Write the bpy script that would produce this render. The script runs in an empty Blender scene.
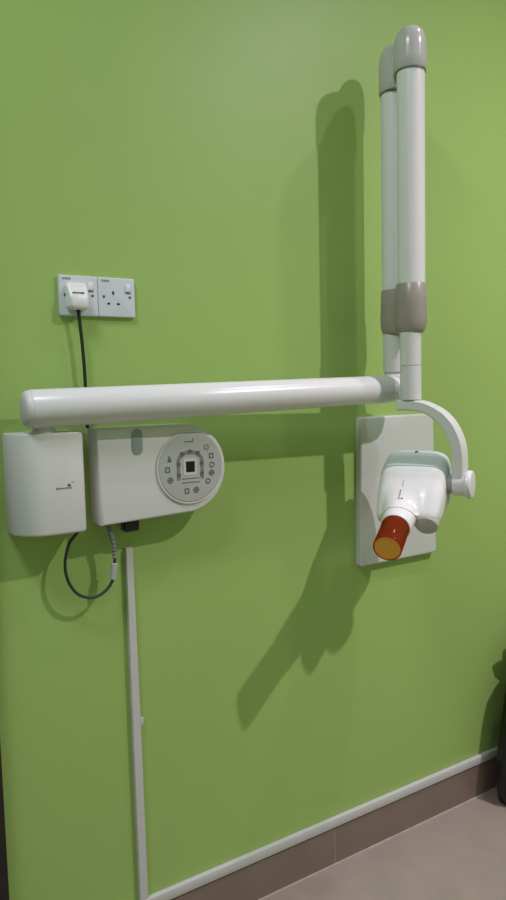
import bpy, bmesh, math, random
from mathutils import Vector, Matrix, noise

random.seed(4)
SC = bpy.context.scene
COL = SC.collection
PI = math.pi

# ------------------------------------------------------------------ materials
def mat(name, col, rough=0.5, metal=0.0, noise_amt=0.0, noise_scale=6.0, bump=0.0, bump_scale=80.0,
        coat=0.0, trans=0.0, spec=0.5, ior=1.45):
    m = bpy.data.materials.new(name); m.use_nodes = True
    nt = m.node_tree; b = nt.nodes['Principled BSDF']
    b.inputs['Base Color'].default_value = (*col, 1)
    b.inputs['Roughness'].default_value = rough
    b.inputs['Metallic'].default_value = metal
    b.inputs['Specular IOR Level'].default_value = spec
    b.inputs['Coat Weight'].default_value = coat
    b.inputs['Coat Roughness'].default_value = 0.08
    b.inputs['Transmission Weight'].default_value = trans
    b.inputs['IOR'].default_value = ior
    tc = nt.nodes.new('ShaderNodeTexCoord')
    if noise_amt:
        n = nt.nodes.new('ShaderNodeTexNoise'); n.inputs['Scale'].default_value = noise_scale
        n.inputs['Detail'].default_value = 4
        nt.links.new(tc.outputs['Object'], n.inputs['Vector'])
        r = nt.nodes.new('ShaderNodeMapRange')
        r.inputs['From Min'].default_value = 0.3; r.inputs['From Max'].default_value = 0.7
        r.inputs['To Min'].default_value = 1 - noise_amt; r.inputs['To Max'].default_value = 1 + noise_amt
        nt.links.new(n.outputs['Fac'], r.inputs['Value'])
        mx = nt.nodes.new('ShaderNodeVectorMath'); mx.operation = 'SCALE'
        mx.inputs[0].default_value = col
        nt.links.new(r.outputs['Result'], mx.inputs['Scale'])
        nt.links.new(mx.outputs['Vector'], b.inputs['Base Color'])
    if bump:
        n2 = nt.nodes.new('ShaderNodeTexNoise'); n2.inputs['Scale'].default_value = bump_scale
        n2.inputs['Detail'].default_value = 6
        nt.links.new(tc.outputs['Object'], n2.inputs['Vector'])
        bp = nt.nodes.new('ShaderNodeBump'); bp.inputs['Strength'].default_value = bump
        bp.inputs['Distance'].default_value = 0.002
        nt.links.new(n2.outputs['Fac'], bp.inputs['Height'])
        nt.links.new(bp.outputs['Normal'], b.inputs['Normal'])
    return m

M = {}
M['wall'] = mat('lime_wall_paint', (0.345, 0.50, 0.140), 0.42, noise_amt=0.03, noise_scale=1.6, bump=0.12, bump_scale=60, spec=0.4)
M['wallbounce'] = mat('green_bounce_wall', (0.27, 0.42, 0.20), 0.6, noise_amt=0.03, noise_scale=1.6, bump=0.1, bump_scale=60)  # green of the unseen walls, set to tint the bounced light
M['ceiling'] = mat('ceiling_white', (0.8, 0.8, 0.78), 0.8, bump=0.1)
M['white'] = mat('white_enamel', (0.78, 0.75, 0.76), 0.26, noise_amt=0.008, noise_scale=3, spec=0.5)
M['shell'] = mat('white_plastic_shell', (0.70, 0.68, 0.67), 0.42, noise_amt=0.01, noise_scale=4)
M['head'] = mat('gloss_white_plastic', (0.88, 0.845, 0.86), 0.2, noise_amt=0.005, noise_scale=4)
M['cover'] = mat('pale_blue_grey_plastic', (0.59, 0.655, 0.655), 0.25, noise_amt=0.01)
M['taupe'] = mat('taupe_plastic', (0.345, 0.305, 0.265), 0.3, noise_amt=0.03, noise_scale=9)
M['capgrey'] = mat('grey_plastic_gloss', (0.52, 0.50, 0.49), 0.2, noise_amt=0.02)
M['band'] = mat('grey_green_band', (0.64, 0.66, 0.63), 0.4, noise_amt=0.01)
M['seam'] = mat('dark_seam', (0.16, 0.16, 0.15), 0.5, noise_amt=0.05)
M['axle'] = mat('grey_axle', (0.35, 0.35, 0.35), 0.35, noise_amt=0.03)
M['track'] = mat('key_track_grey', (0.22, 0.22, 0.21), 0.45, noise_amt=0.05)
M['dullred'] = mat('dull_red_print', (0.22, 0.045, 0.055), 0.5, noise_amt=0.1)
M['lug'] = mat('lug_grey', (0.50, 0.49, 0.47), 0.35, noise_amt=0.02)
M['disc'] = mat('control_disc_grey', (0.47, 0.47, 0.455), 0.35, noise_amt=0.02, noise_scale=20)
M['window'] = mat('translucent_grey_window', (0.30, 0.34, 0.33), 0.15, noise_amt=0.03)
M['black'] = mat('black_plastic', (0.012, 0.012, 0.012), 0.4, noise_amt=0.1)
M['display'] = mat('black_display', (0.012, 0.010, 0.010), 0.12, noise_amt=0.1)
M['icon'] = mat('icon_print_grey', (0.12, 0.12, 0.115), 0.5, noise_amt=0.1)
M['iconlite'] = mat('icon_print_light', (0.62, 0.62, 0.60), 0.5, noise_amt=0.05)
M['red'] = mat('red_print', (0.40, 0.03, 0.04), 0.5, noise_amt=0.1)
M['cord'] = mat('black_green_rubber', (0.02, 0.024, 0.016), 0.5, noise_amt=0.1)
M['cable'] = mat('dark_cable_rubber', (0.035, 0.04, 0.035), 0.5, noise_amt=0.1)
M['greycoil'] = mat('grey_strain_relief', (0.22, 0.22, 0.21), 0.5, noise_amt=0.05)
M['ferrite'] = mat('grey_ferrite', (0.42, 0.42, 0.42), 0.4, noise_amt=0.03)
M['socket'] = mat('white_socket_plastic', (0.66, 0.67, 0.73), 0.3, noise_amt=0.01)
M['plug'] = mat('white_plug_plastic', (0.80, 0.79, 0.80), 0.32, noise_amt=0.01)
M['trunk'] = mat('white_pvc_trunking', (0.60, 0.58, 0.57), 0.4, noise_amt=0.02)
M['plate'] = mat('painted_plate', (0.61, 0.61, 0.575), 0.38, noise_amt=0.02, noise_scale=3, bump=0.05)
M['bag'] = mat('black_bin_liner', (0.010, 0.011, 0.010), 0.3, noise_amt=0.2, bump=0.3, bump_scale=25)
M['wood'] = mat('dark_door_wood', (0.018, 0.011, 0.008), 0.55, noise_amt=0.25, noise_scale=12)

def tinted(name, col, rough, alpha):
    """coloured clear acrylic: tinted see-through wall with a glossy skin"""
    m = bpy.data.materials.new(name); m.use_nodes = True
    nt = m.node_tree; nt.nodes.clear()
    out = nt.nodes.new('ShaderNodeOutputMaterial')
    tr = nt.nodes.new('ShaderNodeBsdfTransparent'); tr.inputs['Color'].default_value = (*col, 1)
    pr = nt.nodes.new('ShaderNodeBsdfPrincipled')
    n = nt.nodes.new('ShaderNodeTexNoise'); n.inputs['Scale'].default_value = 8
    rp = nt.nodes.new('ShaderNodeValToRGB')
    rp.color_ramp.elements[0].color = (*[c * 0.9 for c in col], 1); rp.color_ramp.elements[1].color = (*col, 1)
    nt.links.new(n.outputs['Fac'], rp.inputs['Fac'])
    nt.links.new(rp.outputs['Color'], pr.inputs['Base Color'])
    pr.inputs['Roughness'].default_value = rough
    mx = nt.nodes.new('ShaderNodeMixShader'); mx.inputs['Fac'].default_value = alpha
    nt.links.new(tr.outputs[0], mx.inputs[1]); nt.links.new(pr.outputs[0], mx.inputs[2])
    nt.links.new(mx.outputs[0], out.inputs['Surface'])
    return m
M['amber'] = tinted('amber_acrylic', (0.66, 0.125, 0.03), 0.10, 0.20)
M['amberdisc'] = tinted('amber_end_disc', (1.0, 0.46, 0.045), 0.35, 0.9)

def tile_mat(name, col, grout, size, off=(0, 0), g=0.004, plane='xy', rough=0.35):
    m = bpy.data.materials.new(name); m.use_nodes = True
    nt = m.node_tree; b = nt.nodes['Principled BSDF']
    tc = nt.nodes.new('ShaderNodeTexCoord'); sp = nt.nodes.new('ShaderNodeSeparateXYZ')
    nt.links.new(tc.outputs['Object'], sp.inputs[0])
    masks = []
    for ax, o in zip(plane.upper(), off):
        a = nt.nodes.new('ShaderNodeMath'); a.operation = 'SUBTRACT'; a.inputs[1].default_value = o
        nt.links.new(sp.outputs[ax], a.inputs[0])
        p = nt.nodes.new('ShaderNodeMath'); p.operation = 'PINGPONG'; p.inputs[1].default_value = size / 2
        nt.links.new(a.outputs[0], p.inputs[0])
        l = nt.nodes.new('ShaderNodeMath'); l.operation = 'LESS_THAN'; l.inputs[1].default_value = g / 2
        nt.links.new(p.outputs[0], l.inputs[0]); masks.append(l)
    fac = masks[0].outputs[0]
    for k in masks[1:]:
        mx = nt.nodes.new('ShaderNodeMath'); mx.operation = 'MAXIMUM'
        nt.links.new(fac, mx.inputs[0]); nt.links.new(k.outputs[0], mx.inputs[1]); fac = mx.outputs[0]
    n = nt.nodes.new('ShaderNodeTexNoise'); n.inputs['Scale'].default_value = 9; n.inputs['Detail'].default_value = 8
    nt.links.new(tc.outputs['Object'], n.inputs['Vector'])
    r = nt.nodes.new('ShaderNodeValToRGB')
    r.color_ramp.elements[0].position = 0.3; r.color_ramp.elements[1].position = 0.7
    r.color_ramp.elements[0].color = (*[c * 0.93 for c in col], 1)
    r.color_ramp.elements[1].color = (*[c * 1.06 for c in col], 1)
    nt.links.new(n.outputs['Fac'], r.inputs['Fac'])
    mix = nt.nodes.new('ShaderNodeMix'); mix.data_type = 'RGBA'
    nt.links.new(fac, mix.inputs['Factor'])
    nt.links.new(r.outputs['Color'], mix.inputs[6]); mix.inputs[7].default_value = (*grout, 1)
    nt.links.new(mix.outputs[2], b.inputs['Base Color'])
    b.inputs['Roughness'].default_value = rough
    return m
M['floor'] = tile_mat('beige_floor_tile', (0.36, 0.29, 0.25), (0.33, 0.265, 0.23), 0.6, (1.1755, -0.008), 0.003, 'xy', 0.4)
M['skirting'] = tile_mat('brown_skirting_tile', (0.235, 0.17, 0.14), (0.33, 0.27, 0.23), 0.6, (1.1755,), 0.003, 'x', 0.35)
M['grout'] = mat('pale_grout', (0.55, 0.46, 0.41), 0.7, noise_amt=0.1, noise_scale=40)

# ------------------------------------------------------------------ mesh helpers
def link_mesh(name, bm, m, parent=None, smooth=40, recalc=True):
    me = bpy.data.meshes.new(name)
    if recalc: bmesh.ops.recalc_face_normals(bm, faces=bm.faces)
    off = Vector((0, 0, 0))
    p = parent
    while p is not None:
        off += p.location; p = p.parent
    bmesh.ops.translate(bm, verts=bm.verts, vec=-off)
    bm.to_mesh(me); bm.free()
    me.materials.append(M[m] if isinstance(m, str) else m)
    for f in me.polygons: f.use_smooth = True
    me.set_sharp_from_angle(angle=math.radians(smooth))
    o = bpy.data.objects.new(name, me); COL.objects.link(o)
    if parent: o.parent = parent
    return o

def tag(o, label, cat, group=None):
    o['label'] = label; o['category'] = cat
    if group: o['group'] = group
    return o

def thing(name, loc, label, cat, group=None):
    o = bpy.data.objects.new(name, None); COL.objects.link(o)
    o.location = loc; o.empty_display_size = 0.05
    return tag(o, label, cat, group)

def add_box(bm, x0, x1, y0, y1, z0, z1, r=0.0, seg=3):
    t = bmesh.new()
    bmesh.ops.create_cube(t, size=1)
    for v in t.verts:
        v.co = Vector(((x0 + x1) / 2 + v.co.x * (x1 - x0), (y0 + y1) / 2 + v.co.y * (y1 - y0), (z0 + z1) / 2 + v.co.z * (z1 - z0)))
    if r: bmesh.ops.bevel(t, geom=t.edges[:], offset=r, segments=seg, profile=0.5, affect='EDGES')
    merge(bm, t)

def merge(bm, t):
    me = bpy.data.meshes.new('tmp'); t.to_mesh(me); t.free()
    bm.from_mesh(me); bpy.data.meshes.remove(me)

def frame_for(d):
    d = d.normalized()
    a = Vector((0, 0, 1)) if abs(d.z) < 0.9 else Vector((1, 0, 0))
    u = a.cross(d).normalized(); v = d.cross(u).normalized()
    return u, v, d

def add_rings(bm, rings, cap0=True, cap1=True, closed=True):
    vs = [[bm.verts.new(p) for p in r] for r in rings]
    n = len(vs[0])
    for a, b in zip(vs, vs[1:]):
        for i in range(n if closed else n - 1):
            j = (i + 1) % n
            bm.faces.new((a[i], a[j], b[j], b[i]))
    if cap0: bm.faces.new(list(reversed(vs[0])))
    if cap1: bm.faces.new(vs[-1])

def add_lathe(bm, origin, axis, prof, n=48, cap0=True, cap1=True):
    """prof: list of (distance along axis, radius)"""
    u, v, d = frame_for(Vector(axis)); o = Vector(origin)
    add_rings(bm, [[o + d * t + (u * math.cos(2 * PI * i / n) + v * math.sin(2 * PI * i / n)) * max(r, 1e-4) for i in range(n)] for t, r in prof], cap0, cap1)

def catmull(pts, k=8):
    P = [Vector(p) for p in pts]; P = [2 * P[0] - P[1]] + P + [2 * P[-1] - P[-2]]
    out = []
    for i in range(1, len(P) - 2):
        a, b, c, d = P[i - 1:i + 3]
        for s in range(k):
            t = s / k
            out.append(0.5 * ((2 * b) + (c - a) * t + (2 * a - 5 * b + 4 * c - d) * t * t + (3 * b - a - 3 * c + d) * t ** 3))
    out.append(P[-2]); return out

def add_tube(bm, pts, r, n=12, k=8, radf=None):
    path = catmull(pts, k) if k > 1 else [Vector(p) for p in pts]
    rings = []; u = None
    for i, p in enumerate(path):
        d = (path[min(i + 1, len(path) - 1)] - path[max(i - 1, 0)]).normalized()
        if u is None: u, _, _ = frame_for(d)
        u = (u - d * u.dot(d)).normalized(); v = d.cross(u)
        rr = radf(i / (len(path) - 1)) if radf else r
        rings.append([p + (u * math.cos(2 * PI * j / n) + v * math.sin(2 * PI * j / n)) * rr for j in range(n)])
    add_rings(bm, rings)

def add_slab(bm, outline, y0, y1, r=0.0, seg=4, close_back=True):
    """prism of an (x, z) outline from depth y0 (wall side) to y1 (room side), front edge rounded by r"""
    n = len(outline); cx = sum(p[0] for p in outline) / n; cz = sum(p[1] for p in outline) / n
    s = 1 if y1 < y0 else -1
    def inset(d):
        res = []
        for i in range(n):
            p, a, b = outline[i], outline[i - 1], outline[(i + 1) % n]
            t = Vector((b[0] - a[0], b[1] - a[1])).normalized()
            nn = Vector((t.y, -t.x))
            if nn.dot(Vector((p[0] - cx, p[1] - cz))) < 0: nn = -nn
            res.append((p[0] - nn.x * d, p[1] - nn.y * d))
        return res
    rings = [[Vector((x, y0, z)) for x, z in outline]]
    if r:
        for k in range(seg + 1):
            a = k / seg * PI / 2
            rings.append([Vector((x, y1 + s * r * (1 - math.sin(a)), z)) for x, z in inset(r * (1 - math.cos(a)))])
    else:
        rings.append([Vector((x, y1, z)) for x, z in outline])
    add_rings(bm, rings)

def rrect(x0, x1, z0, z1, r, n=6):
    pts = []
    for cx, cz, a0 in ((x1 - r, z1 - r, 0), (x0 + r, z1 - r, PI / 2), (x0 + r, z0 + r, PI), (x1 - r, z0 + r, 1.5 * PI)):
        for i in range(n + 1):
            a = a0 + i / n * PI / 2
            pts.append((cx + r * math.cos(a), cz + r * math.sin(a)))
    return pts

def circ(cx, cz, r, n=48):
    return [(cx + r * math.cos(2 * PI * i / n), cz + r * math.sin(2 * PI * i / n)) for i in range(n)]

def add_ring_mark(bm, outer, inner, y0, y1):
    """thin raised outline between two outlines of equal length"""
    n = len(outer)
    add_rings(bm, [[Vector((x, y0, z)) for x, z in outer], [Vector((x, y1, z)) for x, z in outer],
                   [Vector((x, y1, z)) for x, z in inner], [Vector((x, y0, z)) for x, z in inner]], False, False)

# ------------------------------------------------------------------ room shell
X0, X1, Y0, H = -1.3, 3.1, -3.1, 3.35
def structure(name, m, *box):
    bm = bmesh.new(); add_box(bm, *box)
    o = link_mesh(name, bm, m); o['kind'] = 'structure'; return o
structure('wall_back', 'wall', X0 - .1, X1 + .1, 0, .1, 0, H)
structure('wall_left', 'wallbounce', X0 - .1, X0, Y0, 0, 0, H)
structure('wall_right', 'wallbounce', X1, X1 + .1, Y0, 0, 0, H)
structure('wall_front', 'wallbounce', X0 - .1, X1 + .1, Y0 - .1, Y0, 0, H)
structure('floor', 'floor', X0 - .1, X1 + .1, Y0 - .1, .1, -.1, 0)
structure('ceiling', 'ceiling', X0 - .1, X1 + .1, Y0 - .1, .1, H, H + .1)
# tiled skirting with its pale grout bead, and the white pvc strip laid on top of it
sk = structure('baseboard_back', 'skirting', 0.285, X1, -.010, 0, 0, .108)
bm = bmesh.new(); add_box(bm, 0.285, X1, -.0135, -.0095, 0, .003)
gb = link_mesh('grout_line', bm, 'grout', sk)
bm = bmesh.new()
add_box(bm, 0.285, X1, -.015, 0, .1125, .139, .003, 2)
tr = link_mesh('trim_1', bm, 'trunk'); tr['kind'] = 'structure'
# dark door frame at the left of the wall
bm = bmesh.new()
add_box(bm, .205, .284, -.035, 0, 0, 2.06, .004, 2)
add_box(bm, -.70, -.62, -.035, 0, 0, 2.06, .004, 2)
add_box(bm, -.62, .205, -.035, 0, 1.98, 2.06, .004, 2)
dr = link_mesh('door_1', bm, 'wood'); dr['kind'] = 'structure'
bm = bmesh.new(); add_box(bm, -.62, .205, -.02, 0, .003, 1.98, .002, 2)
for z0, z1 in ((.2, .95), (1.1, 1.8)):
    add_box(bm, -.5, .085, -.026, -.018, z0, z1, .004, 2)
leaf = link_mesh('door_leaf', bm, 'wood', dr)

# ------------------------------------------------------------------ dental x-ray unit
U = thing('dental_x_ray_unit', (0.41, 0, 1.18),
          'white wall-mounted dental x-ray arm with folded upright tubes and amber-nosed head', 'x-ray machine')
# wall housing: curved on its left side, flat in front
DB = .084
sec = [(.328, -.0002)]
for i in range(1, 13):
    a = i / 12 * PI / 2
    sec.append((.328 + .066 * (1 - math.cos(a)), -DB * math.sin(a) ** .8))
sec += [(.430, -DB - .001), (.462, -DB), (.470, -DB + .003), (.474, -DB + .010), (.474, -.0002)]
sec = [Vector((x, y, 0)) for x, y in sec]
bm = bmesh.new()
cen = Vector((.40, -.04, 0))
def housing_ring(z, k):
    return [Vector((p.x + (cen.x - p.x) * k, (p.y + (cen.y - p.y) * k) if p.y < -.001 else -.0002, z)) for p in sec]
add_rings(bm, [housing_ring(1.066, .05), housing_ring(1.0675, .018), housing_ring(1.071, 0),
               housing_ring(1.272, 0), housing_ring(1.2755, .018), housing_ring(1.277, .05)])
hs = link_mesh('wall_housing', bm, 'shell', U, 35)
# brand mark on the housing: small red word and a slanted tick (too small in the photo to read)
bm = bmesh.new()
def stroke(bm, a, b, w, y, h=.0006):
    a = Vector(a); b = Vector(b); d = (b - a).normalized(); nrm = Vector((-d.y, d.x)) * w / 2
    add_slab(bm, [tuple(a + nrm), tuple(a - nrm), tuple(b - nrm), tuple(b + nrm)], y + .002, y - h)
x = .411
for w, hgt in ((.0035, .005), (.003, .004), (.003, .004), (.0035, .004), (.003, .0045), (.003, .004), (.003, .004), (.0035, .0045)):
    stroke(bm, (x, 1.1615), (x + w * .8, 1.1615), .0028 * hgt / .004, -DB - .0006); x += w + .0009
stroke(bm, (.434, 1.166), (.4415, 1.1665), .003, -DB - .0006)
stroke(bm, (.4375, 1.1665), (.4375, 1.1705), .003, -DB - .0006)
stroke(bm, (.443, 1.172), (.448, 1.1735), .0009, -DB - .0006)
o = link_mesh('logo', bm, 'dullred', hs); o['label'] = 'small red brand mark'
# pivot under the horizontal arm
bm = bmesh.new()
add_lathe(bm, (.398, -.060, 1.272), (0, 0, 1), [(0, .024), (.009, .024), (.012, .021), (.030, .0205)], 40)
link_mesh('pivot_collar', bm, 'shell', U)
# horizontal extension arm
A = Vector((.353, -.073, 1.3260)); B = Vector((1.2415, -.105, 1.3452)); ax = (B - A); L = ax.length
bm = bmesh.new()
add_lathe(bm, A, ax, [(.0165, .0385), (.018, .0395), (L * .5, .0378), (L, .0362)], 64)
arm = link_mesh('extension_arm', bm, 'white', U)
bm = bmesh.new()
add_lathe(bm, A, ax, [(0, .024), (.0015, .029), (.004, .0335), (.008, .0366), (.012, .0378), (.0155, .0382), (.018, .0375)], 64)
o = link_mesh('end_cap', bm, 'shell', arm)
bm = bmesh.new()
add_lathe(bm, B, ax, [(-.001, .0364), (.052, .0362)], 64)
o = link_mesh('tip_band', bm, 'band', arm); o['label'] = 'grey band near the arm tip'  # ring section a little greyer than the arm
C1 = Vector((1.3280, -.103, 0)); C2 = Vector((1.3060, -.188, 0))
bm = bmesh.new()
d = ax.normalized()
add_lathe(bm, B + d * .0515, ax, [(0, .0358), (.03, .0357), (.05, .035), (.075, .033), (.095, .028), (.105, .020), (.109, .008)], 64)
link_mesh('arm_tip', bm, 'white', arm)
# first (rear) upright
bm = bmesh.new()
add_lathe(bm, (C1.x, C1.y, 1.35), (0, 0, 1), [(0, .0335), (.030, .0335), (.034, .031), (.0345, .0275), (.041, .0275), (.0415, .031), (.16, .031)], 56)
pp = link_mesh('swivel_post', bm, 'shell', U)
def add_bulged(bm, c, fdir, prof, grow, lim, n=64):
    """stack of rings (z, r, share): round on the outside, stretched and flattened on the side that faces fdir"""
    f = fdir; g = Vector((-f.y, f.x, 0)); rings = []
    for z, r in prof:
        ring = []
        for i in range(n):
            a = 2 * PI * i / n
            u = r * math.cos(a); v = r * math.sin(a)
            if u > 0:
                u = min(u * grow, lim - (.004 if r < .8 * prof[len(prof) // 2][1] else 0))
            ring.append(Vector((c.x, c.y, z)) + f * u + g * v)
        rings.append(ring)
    add_rings(bm, rings)
def upright(c, z_c0, z_c1, z_t1, top, R, name, flat_dir):
    bm = bmesh.new()
    add_lathe(bm, (c.x, c.y, 0), (0, 0, 1), [(z_c1 - .004, R - .0025), (z_t1 + .005, R - .0025)], 64)
    t = link_mesh(name, bm, 'white', U)
    lim = (C2 - C1).length / 2 - .0006
    bm = bmesh.new()
    prof = [(z_c0, .018), (z_c0 + .001, R * .76), (z_c0 + .005, R * .88), (z_c0 + .012, R * .96), (z_c0 + .022, R + .0012), (z_c0 + .045, R + .0022), (z_c0 + .075, R + .001), (z_c1 - .002, R), (z_c1, R - .0015)]
    add_bulged(bm, c, flat_dir, prof, 1.35, lim)
    o = link_mesh('knuckle_cuff', bm, 'taupe', t); o['label'] = 'taupe rounded cuff'
    bm = bmesh.new()
    n = 14; h = top - z_t1; k = .50
    prof = [(z_t1, R - .0005), (z_t1 + .003, R + .0015), (z_t1 + h * k * .5, R + .002), (z_t1 + h * k, R + .002)]
    for i in range(1, n + 1):
        a = i / n * PI / 2
        prof.append((z_t1 + h * k + h * (1 - k) * math.sin(a), (R + .002) * (math.cos(a) ** .5 if i < n else 0.02)))
    add_bulged(bm, c, flat_dir, prof, 1.45, lim)
    o = link_mesh('elbow_cap', bm, 'capgrey', t); o['label'] = 'grey rounded elbow cap'
    bm = bmesh.new()
    add_lathe(bm, (c.x, c.y, 0), (0, 0, 1), [(z_t1 - .003, R - .002), (z_t1 - .003, R), (z_t1 + .001, R), (z_t1 + .001, R - .002)], 56, False, False)
    link_mesh('seam_ring', bm, 'seam', t)
    return t
v12 = (C2 - C1).normalized()
upright(C1, 1.487, 1.606, 2.106, 2.224, .0355, 'rear_upright_tube', v12)
upright(C2, 1.487, 1.611, 2.126, 2.229, .0368, 'front_upright_tube', -v12)
# the post that carries the yoke
bm = bmesh.new()
add_lathe(bm, (C2.x - .004, C2.y, 0), (0, 0, 1), [(1.318, .0245), (1.319, .0268), (1.4032, .0268), (1.4040, .0252), (1.4056, .0252), (1.4064, .0268), (1.489, .0268)], 56)
post = link_mesh('yoke_post', bm, 'shell', U)
# ---- yoke: curved flat bar in the plane of the head's axle
hd = Vector((.477, -.879, 0)).normalized()
phi = math.radians(21)
bh = Vector((-.831, -.565, 0)).normalized(); hh_ = Vector((-bh.y, bh.x, 0))      # beam heading and the head's own sideways axis
bd = (bh * math.cos(phi) - Vector((0, 0, math.sin(phi)))).normalized()
zd = -hh_.cross(bd)
md = Vector((.879, .477, 0)).normalized()
O = Vector((1.3090, -.174, 1.1040))
YT = 1.3185
outer = catmull([(-.032, 0, 0), (.0, 0, 0), (.032, .004, 0), (.060, .015, 0), (.090, .034, 0), (.117, .065, 0), (.136, .106, 0), (.1440, .150, 0), (.1450, .205, 0)], 6)
inner = catmull([(-.032, .027, 0), (.0, .0275, 0), (.028, .031, 0), (.050, .041, 0), (.072, .058, 0), (.092, .083, 0), (.107, .115, 0), (.1135, .152, 0), (.1145, .205, 0)], 6)
bm = bmesh.new()
rings = []
W = .025
for a, b in zip(outer, inner):
    sh = Vector((O.x - C2.x, O.y - C2.y, 0))          # the bar leans a little so that its foot meets the axle
    pa = Vector((C2.x, C2.y, YT)) + sh * (a.y / .205) + hd * a.x + Vector((0, 0, -a.y))
    pb = Vector((C2.x, C2.y, YT)) + sh * (b.y / .205) + hd * b.x + Vector((0, 0, -b.y))
    e = (pb - pa).normalized(); r = .004
    rings.append([pa + md * (W - r), pa + e * r + md * W, pb - e * r + md * W, pb + md * (W - r),
                  pb - md * (W - r), pb - e * r - md * W, pa + e * r - md * W, pa - md * (W - r)])
add_rings(bm, rings)
yk = link_mesh('yoke', bm, 'white', U, 30)
bm = bmesh.new()
add_lathe(bm, O, hd, [(.117, .027), (.118, .0295), (.148, .0305), (.150, .0335), (.151, .0355), (.160, .0355), (.1625, .0335), (.1635, .029)], 48)
link_mesh('joint_knob', bm, 'white', yk)
bm = bmesh.new()
add_lathe(bm, O, hd, [(.085, .027), (.103, .027), (.104, .0245), (.120, .0245)], 48)
o = link_mesh('axle', bm, 'axle', yk); o['label'] = 'grey axle sleeve'
# ---- tube head, in its own frame: h along the axle, b along the beam, z across
def hp(h, b, z): return O + hh_ * h + bd * b + zd * z
def sgn_pow(v, p): return math.copysign(abs(v) ** p, v)
def hsec(b, hl, hr, zt, zb, e, n=72):
    hc, hw, zc, zw = (hl + hr) / 2, (hr - hl) / 2, (zt + zb) / 2, (zt - zb) / 2
    return [hp(hc + hw * sgn_pow(math.cos(2 * PI * i / n), 2 / e), b, zc + zw * sgn_pow(math.sin(2 * PI * i / n), 2 / e)) for i in range(n)]
NH = -.002
NZ = -.030                       # the barrel's axis lies below the axle
bm = bmesh.new()
# shell with a hood that slopes down onto the barrel; each section widens into the barrel's round top
def shell_sec(b, hl, hr, zt, zb, e, nose, n=96):
    out = []
    hc, hw, zc, zw = (hl + hr) / 2, (hr - hl) / 2, (zt + zb) / 2, (zt - zb) / 2
    for i in range(n):
        a = 2 * PI * i / n
        h = hc + hw * sgn_pow(math.cos(a), 2 / e); z = zc + zw * sgn_pow(math.sin(a), 2 / e)
        if z > zc and abs(h - NH) < .0425:      # soft union of the hood with the round back of the barrel
            zb_ = NZ + math.sqrt(max(.0425 ** 2 - (h - NH) ** 2, 0)) - .0015
            k = .020; q = max(k - abs(z - zb_), 0) / k
            z = max(z, zb_) + q * q * k * .25
        if b > .06: b2 = b + .45 * min(b - .06, .04) / .04 * (z - zt)
        else: b2 = b
        out.append(hp(h, b2, z))
    return out
add_rings(bm, [shell_sec(*s_) for s_ in (
    (.020, -.064, .097, .0570, -.070, 4.5, 0), (.024, -.0672, .1010, .0570, -.0725, 4.5, 0), (.036, -.069, .1010, .0480, -.074, 4.2, .001), (.050, -.069, .1000, .0380, -.075, 4.0, .003),
    (.070, -.0685, .098, .0265, -.0755, 3.8, .006), (.090, -.0675, .0955, .0120, -.0755, 3.6, .011), (.108, -.066, .092, -.0040, -.0745, 3.4, .017),
    (.121, -.064, .089, -.0140, -.0725, 3.2, .021), (.128, -.060, .083, -.0220, -.068, 3.0, .022), (.130, -.052, .074, -.0280, -.061, 2.8, .018))])
hb = link_mesh('tube_head', bm, 'head', U, 50)
bm = bmesh.new()
add_rings(bm, [hsec(*s_) for s_ in (
    (-.072, -.040, .068, .036, -.045, 3.0), (-.071, -.050, .080, .046, -.056, 3.4), (-.066, -.060, .092, .057, -.066, 3.8), (-.057, -.0665, .099, .0635, -.073, 4.2),
    (-.044, -.069, .1025, .0655, -.0745, 4.5), (.019, -.069, .1030, .0605, -.0745, 4.5), (.021, -.067, .1010, .0585, -.0725, 4.5))])
cv = link_mesh('rear_cover', bm, 'cover', hb, 50); cv['label'] = 'pale blue-grey rear cover'
bm = bmesh.new()
add_lathe(bm, hp(NH, 0, NZ), bd, [(.05, .037), (.10, .0412), (.130, .0408), (.155, .0388), (.170, .0378), (.176, .0368), (.1775, .0355), (.1775, .031), (.160, .0308)], 64)
ns = link_mesh('nose_barrel', bm, 'head', hb)
# rounded stub at the lower front, greyer than the head shell
bm = bmesh.new()
add_lathe(bm, hp(.061, 0, -.026), (bd - zd * .25), [(.05, .030), (.116, .030), (.123, .029), (.126, .027), (.127, .022)], 40)
o = link_mesh('front_lug', bm, 'lug', hb); o['label'] = 'grey rounded lug under the hood'
# amber spacer tube
TB = .268
bm = bmesh.new()
add_lathe(bm, hp(NH, 0, NZ), bd, [(.166, .0318), (.166, .0342), (TB, .0342), (TB + .001, .0335), (TB + .001, .0316), (.166, .0316)], 56, False, False)
sp = link_mesh('amber_cone', bm, 'amber', hb); sp['label'] = 'see-through amber spacer tube'
bm = bmesh.new()
add_lathe(bm, hp(NH, 0, NZ), bd, [(TB - .004, .0312), (TB - .0005, .0312)], 56)
o = link_mesh('end_disc', bm, 'amberdisc', sp); o['label'] = 'bright orange end disc'
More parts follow.
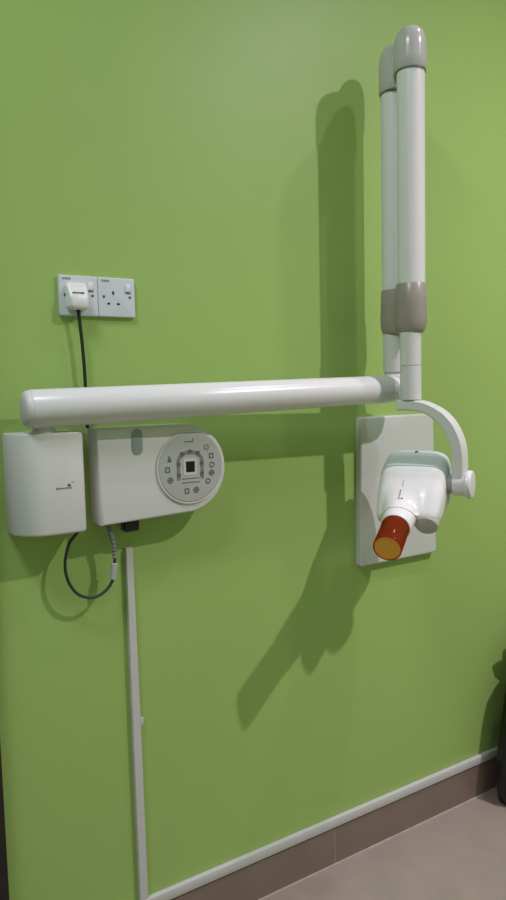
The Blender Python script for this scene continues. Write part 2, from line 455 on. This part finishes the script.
# red print lying on the hood above the barrel, dot at its lower end
from mathutils.bvhtree import BVHTree
def on_shell(h, b):
    best = None
    for ob in (hb, ns):
        off = hb.parent.location
        tree = BVHTree.FromPolygons([v.co + off for v in ob.data.vertices], [tuple(p.vertices) for p in ob.data.polygons])
        hit = tree.ray_cast(hp(h, b, .15), -zd)
        if hit[0] is not None and (best is None or (hit[0] - hp(h, b, .15)).length < (best - hp(h, b, .15)).length): best = hit[0]
    return best + zd * .0006 + bd * .0004
def patch(bm, h0, h1, b0, b1):
    n = 2
    g = [[bm.verts.new(on_shell(h0 + (h1 - h0) * i / n, b0 + (b1 - b0) * j / n)) for i in range(n + 1)] for j in range(n + 1)]
    for j in range(n):
        for i in range(n): bm.faces.new((g[j][i], g[j][i + 1], g[j + 1][i + 1], g[j + 1][i]))
bm = bmesh.new()
bb = .082
for w in (.0050, .0040, .0038, .0048, .0042, .0040):
    patch(bm, -.0055, -.0055 + random.uniform(.0028, .0045), bb, bb + w * .78); bb += w + .0010
patch(bm, .0005, .0060, .1060, .1105)
o = link_mesh('red_print', bm, 'red', hb, recalc=False); o['label'] = 'tiny red lettering'
bm = bmesh.new()
bb = .056
for w in (.003, .003, .002, .003):
    patch(bm, -.0020, .0006, bb, bb + w * .7); bb += w + .0014
o = link_mesh('grey_print', bm, 'track', hb, recalc=False)
bm = bmesh.new()
add_lathe(bm, hp(.016, -.045, .060), zd, [(0, .0045), (.0065, .0045), (.0075, .003)], 16)
link_mesh('cover_screw', bm, 'icon', cv)

# ------------------------------------------------------------------ control box
K = thing('control_box', (.65, 0, 1.18), 'white control box with round grey keypad on green wall', 'control panel')
DC = .065
out = [(.5115, 1.0680), (.5070, 1.2790)]
n = 28
for i in range(n + 1):
    a = PI / 2 - PI * i / n
    out.append((.7200 + .1010 * math.cos(a), 1.1765 + .1020 * math.sin(a)))
bm = bmesh.new(); add_slab(bm, out, -.0002, -DC, .006)
kb = link_mesh('box_shell', bm, 'shell', K, 35)
bm = bmesh.new()
add_slab(bm, circ(.7268, 1.1800, .0810), -.05, -DC - .0055, .003)
dk = link_mesh('keypad_disc', bm, 'disc', K, 35); dk['label'] = 'round grey keypad'
bm = bmesh.new()
add_ring_mark(bm, circ(.7268, 1.1800, .0838, 64), circ(.7268, 1.1800, .0810, 64), -.05, -DC - .0045)
link_mesh('bezel_ring', bm, 'shell', dk)
bm = bmesh.new()
pill = rrect(.5865, .6125, 1.217, 1.2745, .0125, 8)
add_slab(bm, pill, -.05, -DC - .0015, .001)
o = link_mesh('indicator_window', bm, 'window', K); o['label'] = 'grey oblong see-through window'
YD = -DC - .0055
bm = bmesh.new()       # display with its pale surround
add_slab(bm, [(.7140, 1.1695), (.7362, 1.1690), (.7366, 1.1935), (.7144, 1.1945)], YD + .002, YD - .0012)
link_mesh('display', bm, 'display', dk)
bm = bmesh.new()
add_ring_mark(bm, rrect(.7085, .7415, 1.1625, 1.2005, .003, 2), rrect(.7142, .7360, 1.1695, 1.1940, .001, 2), YD + .001, YD - .0007)
link_mesh('display_frame', bm, 'iconlite', dk)
# arched track of dark keys around the display
track = []
for i in range(17):
    a = PI - PI * i / 16
    track.append((.7250 + .0320 * math.cos(a) , 1.1935 + .0225 * math.sin(a) ** .6 if 0 < i < 16 else 1.19))
bm = bmesh.new()
po = [(.6910, 1.1510)] + [(.7252 + .0345 * math.cos(PI - PI * i / 16), 1.1930 + .0265 * math.sin(PI * i / 16)) for i in range(17)] + [(.7595, 1.1510)]
pi_ = [(.6990, 1.1535)] + [(.7252 + .0265 * math.cos(PI - PI * i / 16), 1.1930 + .0180 * math.sin(PI * i / 16)) for i in range(17)] + [(.7515, 1.1535)]
vo = [bm.verts.new((x, YD - .0005, z)) for x, z in po]; vi = [bm.verts.new((x, YD - .0005, z)) for x, z in pi_]
for i in range(len(vo) - 1): bm.faces.new((vo[i], vo[i + 1], vi[i + 1], vi[i]))
link_mesh('key_track', bm, 'track', dk)
def key_mesh(cx, cz, kind):
    bm = bmesh.new(); y0, y1 = YD + .001, YD - .0008
    if kind == 'ring':
        add_ring_mark(bm, circ(cx, cz, .0066, 20), circ(cx, cz, .0043, 20), y0, y1)
    elif kind == 'square':
        add_ring_mark(bm, rrect(cx - .0058, cx + .0058, cz - .0062, cz + .0062, .0015, 3), rrect(cx - .0036, cx + .0036, cz - .0040, cz + .0040, .001, 3), y0, y1)
    elif kind == 'target':
        add_ring_mark(bm, circ(cx, cz, .0068, 20), circ(cx, cz, .0048, 20), y0, y1)
        add_slab(bm, circ(cx, cz, .0030, 12), y0, y1)
        for dx, dz in ((.008, 0), (-.008, 0), (0, .008), (0, -.008)):
            stroke(bm, (cx + dx * .6, cz + dz * .6), (cx + dx, cz + dz), .0014, y1 + .001)
    elif kind == 'figure':
        add_slab(bm, circ(cx, cz + .0042, .0026, 10), y0, y1)
        add_slab(bm, [(cx - .005, cz - .0065), (cx + .005, cz - .0065), (cx + .003, cz + .001), (cx - .003, cz + .001)], y0, y1)
    elif kind == 'tooth':
        add_slab(bm, rrect(cx - .0046, cx + .0046, cz, cz + .0062, .002, 3), y0, y1)
        add_slab(bm, [(cx - .0044, cz + .001), (cx - .0034, cz - .0065), (cx - .001, cz + .001)], y0, y1)
        add_slab(bm, [(cx + .0044, cz + .001), (cx + .0034, cz - .0065), (cx + .001, cz + .001)], y0, y1)
    return bm
for cx, cz, kind, m in ((.7682, 1.2237, 'ring', 'track'), (.7803, 1.2035, 'square', 'icon'), (.7815, 1.1822, 'ring', 'icon'), (.7801, 1.1635, 'target', 'icon'),
                        (.7703, 1.1448, 'ring', 'icon'), (.6733, 1.2026, 'figure', 'icon'), (.6679, 1.1785, 'square', 'icon'), (.6739, 1.1544, 'target', 'icon'),
                        (.7147, 1.1261, 'square', 'icon'), (.7386, 1.1270, 'target', 'icon'),
                        (.7043, 1.2104, 'tooth', 'icon'), (.7250, 1.2150, 'tooth', 'icon'), (.7455, 1.2104, 'tooth', 'icon'), (.6955, 1.1873, 'tooth', 'icon'),
                        (.6955, 1.1622, 'tooth', 'icon'), (.7550, 1.1858, 'tooth', 'icon'), (.7550, 1.1620, 'tooth', 'icon')):
    link_mesh('key', key_mesh(cx, cz, kind), m, dk)
bm = bmesh.new()
for z in (1.1545, 1.1455):
    stroke(bm, (.703, z), (.748, z), .0016, YD); link_mesh('keypad_line', bm, 'icon', dk); bm = bmesh.new()
stroke(bm, (.7117, 1.2392), (.7338, 1.2394), .0020, YD); stroke(bm, (.7330, 1.2390), (.7345, 1.2467), .0018, YD)
link_mesh('keypad_print', bm, 'icon', dk)
# black plug block under the box
bm = bmesh.new()
add_box(bm, .573, .606, -.045, -.012, 1.0435, 1.070, .003, 2)
add_box(bm, .5755, .586, -.040, -.020, 1.0425, 1.047, .001, 2)
o = link_mesh('connector_block', bm, 'black', K); o['label'] = 'black connector block'

# ------------------------------------------------------------------ loop cable below the boxes
pts = [(.468, -.044, 1.0645), (.462, -.042, 1.055), (.445, -.04, 1.033), (.4345, -.04, .990), (.4415, -.04, .9495), (.4625, -.04, .9195), (.495, -.04, .9085), (.523, -.04, .9195), (.541, -.04, .943), (.5445, -.04, .970), (.5465, -.04, .990)]
bm = bmesh.new(); add_tube(bm, pts, .0034, 12, 8)
W_ = link_mesh('loop_cable', bm, 'cable', K); W_['label'] = 'dark cable hanging in a loop'
bm = bmesh.new()
a = Vector((.5395, -.04, .9405)); b = Vector((.5455, -.04, .9775))
add_lathe(bm, a, b - a, [(0, .005), (.002, .0082), (.0355, .0082), (.0375, .005)], 28)
o = link_mesh('ferrite_core', bm, 'ferrite', W_); o['label'] = 'grey cylindrical ferrite lump'
bm = bmesh.new()
sp_ = [Vector((.5465, -.04, .988)), Vector((.5445, -.04, 1.0194)), Vector((.537, -.04, 1.0525)), Vector((.5345, -.04, 1.0705))]
path = catmull(sp_, 24)
add_tube(bm, path, .0050, 12, 1, radf=lambda t: .0036 + .0016 * t + .0016 * (math.sin(t * 2 * PI * 11) > 0))
link_mesh('strain_relief', bm, 'greycoil', W_)

# ------------------------------------------------------------------ sockets and plug
def socket(cx, label, plugged):
    t = thing('wall_socket', (cx, 0, 1.565), label, 'socket', 'single sockets side by side on the wall')
    bm = bmesh.new(); add_slab(bm, rrect(cx - .0428, cx + .0428, 1.522, 1.608, .003, 4), 0, -.0095, .0025)
    link_mesh('face_plate', bm, 'socket', t, 35)
    for sx in (-.0305, .0302):
        bm = bmesh.new(); add_lathe(bm, (cx + sx, -.0085, 1.5662), (0, -1, 0), [(0, .0032), (.0014, .0032), (.0018, .0025)], 16)
        link_mesh('screw', bm, 'icon', t)
    bm = bmesh.new(); add_box(bm, cx + .020, cx + .032, -.0125, -.008, 1.578, 1.594, .0015, 2)
    rk = link_mesh('rocker_switch', bm, 'plug', t)
    bm = bmesh.new(); stroke(bm, (cx + .0195, 1.5755), (cx + .0325, 1.5750), .0024, -.0094)
    link_mesh('switch_mark', bm, 'icon', t)
    bm = bmesh.new()
    x = cx - .0345
    for w in (.0030, .0016, .0030, .0026, .0030):
        stroke(bm, (x, 1.6004), (x + w, 1.6004), .0042, -.0093); x += w + .0011
    link_mesh('maker_print', bm, 'track', t)
    for hx, hz, w, h in ((-.0085, 1.5745, .0042, .0082), (-.0198, 1.5510, .0066, .0042), (.0028, 1.5508, .0066, .0042)):
        bm = bmesh.new(); add_slab(bm, rrect(cx + hx - w / 2, cx + hx + w / 2, hz - h / 2, hz + h / 2, .0006, 2), -.006, -.0098)
        link_mesh('pin_slot', bm, 'black', t)
socket(.5015, 'white single wall socket with a white plug in it', True)
socket(.5878, 'empty white single wall socket with its switch at top right', False)
PL = thing('power_plug', (.493, -.01, 1.56), 'white three-pin plug with black cord hanging from the left socket', 'plug')
bm = bmesh.new()
def psec(y, x0, x1, z0, z1, r): return [Vector((x, y, z)) for x, z in rrect(x0, x1, z0, z1, r, 6)]
add_rings(bm, [psec(-.0099, .472, .518, 1.534, 1.592, .010), psec(-.019, .472, .518, 1.5335, 1.591, .010), psec(-.028, .4735, .5165, 1.5335, 1.576, .010),
               psec(-.034, .475, .515, 1.535, 1.566, .010), psec(-.037, .479, .511, 1.538, 1.561, .008)])
pb = link_mesh('plug_body', bm, 'plug', PL, 45)
bm = bmesh.new()
for a, b_ in ((.4805, .4885), (.4905, .4945), (.4965, .5050)): 
    add_box(bm, a, b_, -.0352, -.0325, 1.5672, 1.5694)
link_mesh('plug_print', bm, 'icon', pb)
bm = bmesh.new()
add_tube(bm, [(.4945, -.022, 1.536), (.4950, -.022, 1.527), (.4965, -.021, 1.512), (.4990, -.020, 1.485), (.5015, -.019, 1.45), (.5035, -.018, 1.41), (.5045, -.017, 1.36), (.504, -.017, 1.31), (.5045, -.018, 1.2792)], .0038, 12, 8,
         radf=lambda t: .0046 if t < .1 else .0038)
o = link_mesh('cord', bm, 'cord', PL); o['label'] = 'black cord'

# ------------------------------------------------------------------ plate and trunking
bm = bmesh.new()
pl_out = []
for x, z in rrect(1.272, 1.571, .850, 1.270, .008, 5):
    t = (z - .850) / .42
    pl_out.append((x + (.006 * t if x < 1.4 else -.013 * t), z))
add_slab(bm, pl_out, -.0002, -.021, .006)
tag(link_mesh('wall_plate', bm, 'plate', None, 35), 'plain pale rectangular plate on the wall behind the x-ray head', 'panel')
T = thing('cable_trunking', (.593, 0, .14), 'slim white vertical cable trunking running down to the skirting', 'trunking')
bm = bmesh.new()
tp = Vector((.5925, 0, 1.0)); bt = Vector((.5955, 0, .1392))
hw = .0085
add_rings(bm, [[Vector((c.x - w, 0, c.z)), Vector((c.x - w, -.010, c.z)), Vector((c.x - w + .0012, -.0125, c.z)), Vector((c.x + w - .0012, -.0125, c.z)), Vector((c.x + w, -.010, c.z)), Vector((c.x + w, 0, c.z))]
               for c, w in ((tp, .0085), (tp.lerp(bt, .5), .0105), (bt, .0105))])
link_mesh('trunking_cover', bm, 'trunk', T, 30)
bm = bmesh.new(); add_box(bm, .6035, .6125, -.008, 0, .569, .589, .001, 2)
link_mesh('wall_clip', bm, 'trunk', T)

# ------------------------------------------------------------------ black bin bag at the right
BC = Vector((1.945, -.090, 0))
bm = bmesh.new()
prof = [(.0, .135), (.012, .150), (.05, .158), (.12, .161), (.18, .158), (.235, .150), (.27, .143), (.32, .134), (.38, .122), (.43, .104), (.46, .075), (.475, .040), (.49, .022), (.505, .030), (.53, .050), (.555, .058)]
n = 72; rings = []
for z, r in prof:
    ring = []
    for i in range(n):
        a = 2 * PI * i / n
        c, s = math.cos(a), math.sin(a)
        f = noise.noise(Vector((c * 1.7, s * 1.7, z * 5.0))) * .010 + noise.noise(Vector((c * 5, s * 5, z * 3.0))) * .006 + abs(math.sin(a * 9 + z * 4)) * .004
        rr = r + f * min(1, r / .1) - .004
        if z > .475: rr = r * (1 + .35 * math.sin(a * 5 + z * 20) * (z > .5))
        ring.append(Vector((BC.x + c * rr, min(BC.y + s * rr * .42, -.0165), z)))
    rings.append(ring)
add_rings(bm, rings)
BB = link_mesh('bin_bag', bm, 'bag', None, 80)
tag(BB, 'crumpled black bin bag standing on the floor against the green wall', 'bag')

# ------------------------------------------------------------------ lights: two recessed ceiling downlights and two soft area lights added under the ceiling as fill
def spot(name, loc, power, radius, size, blend, col):
    l = bpy.data.lights.new(name, 'SPOT'); l.energy = power; l.shadow_soft_size = radius
    l.spot_size = math.radians(size); l.spot_blend = blend; l.color = col
    o = bpy.data.objects.new(name, l); COL.objects.link(o); o.location = loc; return o
spot('downlight', (2.25, -1.90, 3.32), 264, .03, 156, 1.0, (1.0, .88, 1.02))
spot('downlight', (1.97, -.80, 3.32), 42, .04, 120, 1.0, (1.0, .90, 1.10))
for nm, loc, en, sx, sy in (('fill_area_light', (-.5, -1.0, 3.34), 31, .6, .6), ('fill_area_light', (1.2, -2.6, 3.34), 2, 1.2, .6)):
    al = bpy.data.lights.new(nm, 'AREA'); al.energy = en; al.shape = 'RECTANGLE'; al.size = sx; al.size_y = sy; al.color = (.93, .96, 1.12)
    o = bpy.data.objects.new(nm, al); COL.objects.link(o); o.location = loc

w = bpy.data.worlds.new('World'); SC.world = w; w.use_nodes = True
w.node_tree.nodes['Background'].inputs['Color'].default_value = (.05, .05, .05, 1)

# ------------------------------------------------------------------ camera
cam = bpy.data.cameras.new('Camera'); co = bpy.data.objects.new('Camera', cam); COL.objects.link(co)
right = Vector((.849383, -.527251, -.023548)); down = Vector((-.066646, -.062890, -.995793)); fwd = Vector((.523552, .847379, -.088557))
mw = Matrix((( right.x, -down.x, -fwd.x, 0.0), (right.y, -down.y, -fwd.y, -1.52), (right.z, -down.z, -fwd.z, 1.36), (0, 0, 0, 1)))
co.matrix_world = mw
cam.sensor_fit = 'VERTICAL'; cam.sensor_height = 36; cam.lens = 707 / 900 * 36
cam.clip_start = .02
SC.camera = co
vs = SC.view_settings
vs.view_transform = 'Standard'; vs.look = 'None'; vs.gamma = 1; vs.use_curve_mapping = False; vs.exposure = 0
